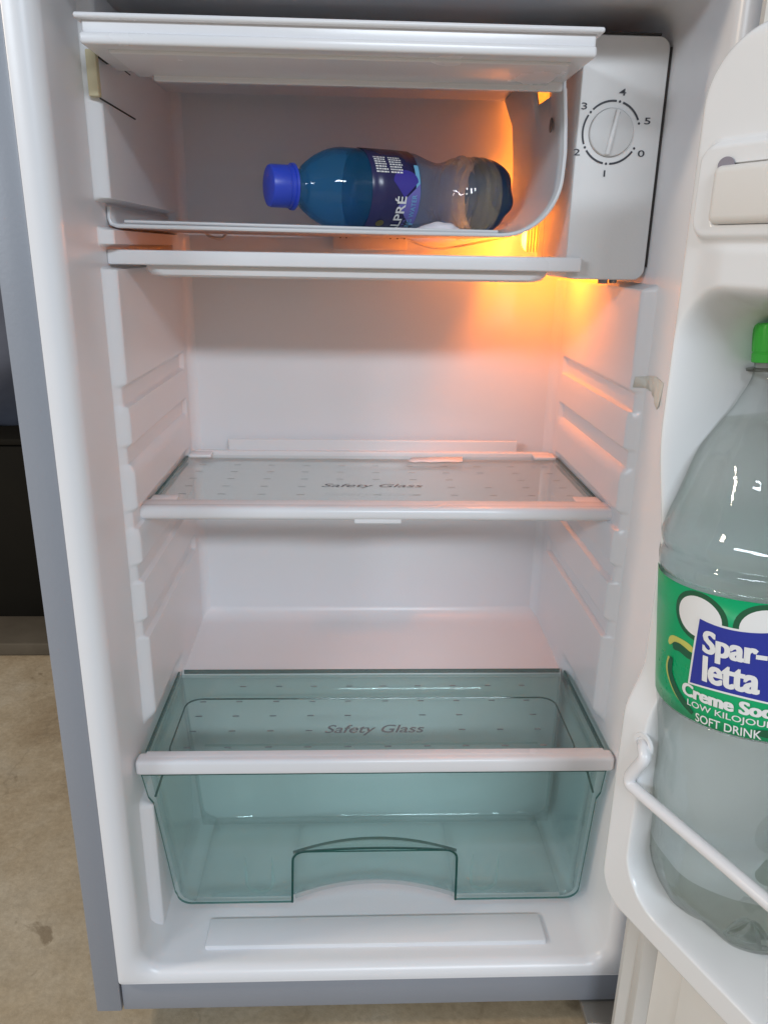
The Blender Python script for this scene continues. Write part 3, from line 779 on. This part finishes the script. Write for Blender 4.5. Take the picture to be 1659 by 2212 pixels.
# ------------------------------------------------------------------ water bottle in the freezer
A0 = V((-.0890, .125, .7000)); B0 = V((.1090, .212, .7000)); wax = (B0-A0).normalized(); WL = (B0-A0).length
f1 = V((0, 0, 1)); f2 = wax.cross(f1)          # angle 0 = up, +90 = away/towards
def wfr(h, a, r): return A0+wax*h+f1*(r*cos(a))+f2*(r*sin(a))
wb = thing('water_bottle', (0.01, .17, .6682), 'small blue tinted water bottle lying on the freezer shelf', 'bottle')
R0 = .0312
kx = lambda x: (x-112)/(1560-112)*WL
wprof = [(262, .0135), (290, .0138), (305, .0168), (330, .0200), (380, .0250), (440, .0290), (500, .0310), (560, R0), (700, R0), (860, .0311), (910, .0305), (980, .0282), (1050, .0258), (1110, .0250), (1160, .0268), (1215, .0300), (1260, .0308), (1290, .0303), (1320, .0309), (1380, .0310), (1430, .0304), (1470, .0292), (1510, .0262), (1540, .0225), (1556, .0175), (1552, .012), (1535, .005), (1530, 0)]
wp_ = smooth_prof([(kx(x), r) for x, r in wprof], 8)
def wmod(h, a, r):
    k = ss(kx(1440), kx(1540), h)
    r2 = r*(1-.17*k*(.5+.5*cos(5*a)))
    if kx(900) < h < kx(1300): r2 += .0009*sin(5*a+h*110)*ss(kx(900), kx(960), h)*(1-ss(kx(1240), kx(1300), h))
    r2 += .0005*sin((h-kx(1180))*2*pi/.0075)*ss(kx(1170), kx(1210), h)*(1-ss(kx(1400), kx(1430), h))
    return r2
def part(lo, hi): return [(h, r) for h, r in wp_ if kx(lo) <= h <= kx(hi)]
b = NB(); lathe(b, part(260, 905), wfr, 64, wmod); obj('shoulder', b, PETBLUE, wb, angle=80)
b = NB(); lathe(b, part(895, 1425), wfr, 64, wmod); obj('waist', b, PETPALE, wb, angle=80)
b = NB(); lathe(b, [(h, r) for i, (h, r) in enumerate(wp_) if i >= [j for j, q in enumerate(wp_) if q[0] > kx(1418)][0]], wfr, 64, wmod); obj('base', b, PETDEEP, wb, angle=80)
b = NB(); win = [(h-(.001 if h > kx(1500) else 0), max(0, r-.0008)) for h, r in wp_]; lathe(b, [(win[0][0], 0)]+win, wfr, 64, wmod); obj('water', b, WATERB, wb, angle=80)
b = NB(); lathe(b, [(kx(232), .0135), (kx(235), .0172), (kx(248), .0174), (kx(256), .0135)], wfr, 48); obj('neck_ring', b, BLUECAP, wb)
b = NB(); lathe(b, [(kx(112), 0), (kx(112), .0135), (kx(116), .0150), (kx(126), .0156), (kx(205), .0157), (kx(207), .0152), (kx(212), .0152), (kx(214), .0157), (kx(234), .0157), (kx(236), .013)], wfr, 96,
      lambda h, a, r: r-(.0010 if kx(128) < h < kx(200) and (a*22/pi) % 2 < .8 else 0)); obj('cap', b, BLUECAP, wb, angle=30)
RW = .0317
b = NB(); lathe(b, [(kx(612), RW-.0001), (kx(700), RW), (kx(800), RW), (kx(893), RW-.0003)], wfr, 72); wl = obj('label', b, LNAVY, wb); sheet(wl, .0002)
# label coordinates: x along the axis from the cap, y along the circumference (up the visible side)
side = -1 if f2.y > 0 else 1
def wlm(off): return lambda x, y: wfr(x, side*(pi/2-y/RW), RW+off)
def wdec(b2, off, mat, name): return obj(name, wrap(b2, wlm(off), .003, 1), mat, wl)
def rect(x0, x1, y0, y1): return flat([(x0, y0), (x1, y0), (x1, y1), (x0, y1)])
wdec(rect(kx(868), kx(893), -.030, .020), .0003, LSKY, 'colour_band')
wdec(flat([(kx(770), -.012), (kx(893), .005), (kx(893), -.028), (kx(850), -.026)]), .0005, LLILAC, 'colour_wedge')
wdec(flat([(kx(735), .006)]+[(kx(735)+.011*(1-cos(t)), .006+.009*sin(t)) for t in [pi*k/12 for k in range(1, 12)]]+[(kx(735)+.022, .006), (kx(800), -.006)]), .0004, LVIOLET, 'colour_patch')
def wtext(s, x_base, x_top, y0, y1, bold, mat, name='lettering'):
    c = fit2d(text2d(s, .01, bold), y0, y1, 0, 1)
    for v in c.verts: v.co = V((x_base+(x_top-x_base)*v.co.y, v.co.x, 0))
    return wdec(c, .0009, mat, name)
wtext('VALPRÉ', kx(812), kx(745), -.0480, -.0050, .015, LWHITE)
wtext('STILL', kx(836), kx(820), -.033, -.019, 0, LLILAC)
wtext('SPRING WATER', kx(872), kx(844), -.040, -.0035, .004, LSKY)
b = NB()
for blk, (xa, xb) in enumerate(((640, 712), (724, 800))):
    for k in range(7):
        y = .012+k*.0022; x = kx(xa)
        while x < kx(xb)-.001:
            w_ = random.uniform(.0008, .0026); c = rect(x, min(x+w_, kx(xb)), y, y+.0012); join(b, c); x += w_+.0005
wdec(b, .0005, LWHITE, 'fine_print')
b = NB(); b = flat([(kx(690)+.0035*cos(2*pi*k/24), -.0285+.0035*sin(2*pi*k/24)) for k in range(24)]); wdec(b, .0006, plastic('seal_gold', (.12, .10, .03), .4, .1), 'seal')

# ------------------------------------------------------------------ scraps
b = NB(); bmesh.ops.create_icosphere(b, subdivisions=4, radius=1)
for v in b.verts:
    p = v.co.copy(); k = 1+.15*noise.noise(p*2)
    v.co = V((.045+p.x*.0165*k, .122+p.y*.008*k, .6685+max(0, p.z)*.0072*k))
o = obj('frost_lump', b, FROST); o['label'] = 'smooth white lump of frost under the waist of the lying bottle'; o['category'] = 'frost'
b = wrap(flat([(.0780, .5630), (.0785, .5545), (.0720, .5550), (.0600, .5540), (.0540, .5500), (.0470, .5430), (.0430, .5455), (.0410, .5560), (.0400, .5640), (.0560, .5665), (.0700, .5650)]), lambda y, z: V((wallx(y, z, 1)-.0010-.0004*sin(y*900), y, z)), .0015)
o = obj('tape_scrap', b, TAPE); o['label'] = 'torn yellowed tape scrap stuck on the right inner wall beside the door'; o['category'] = 'tape'
sheet(o, .0006)
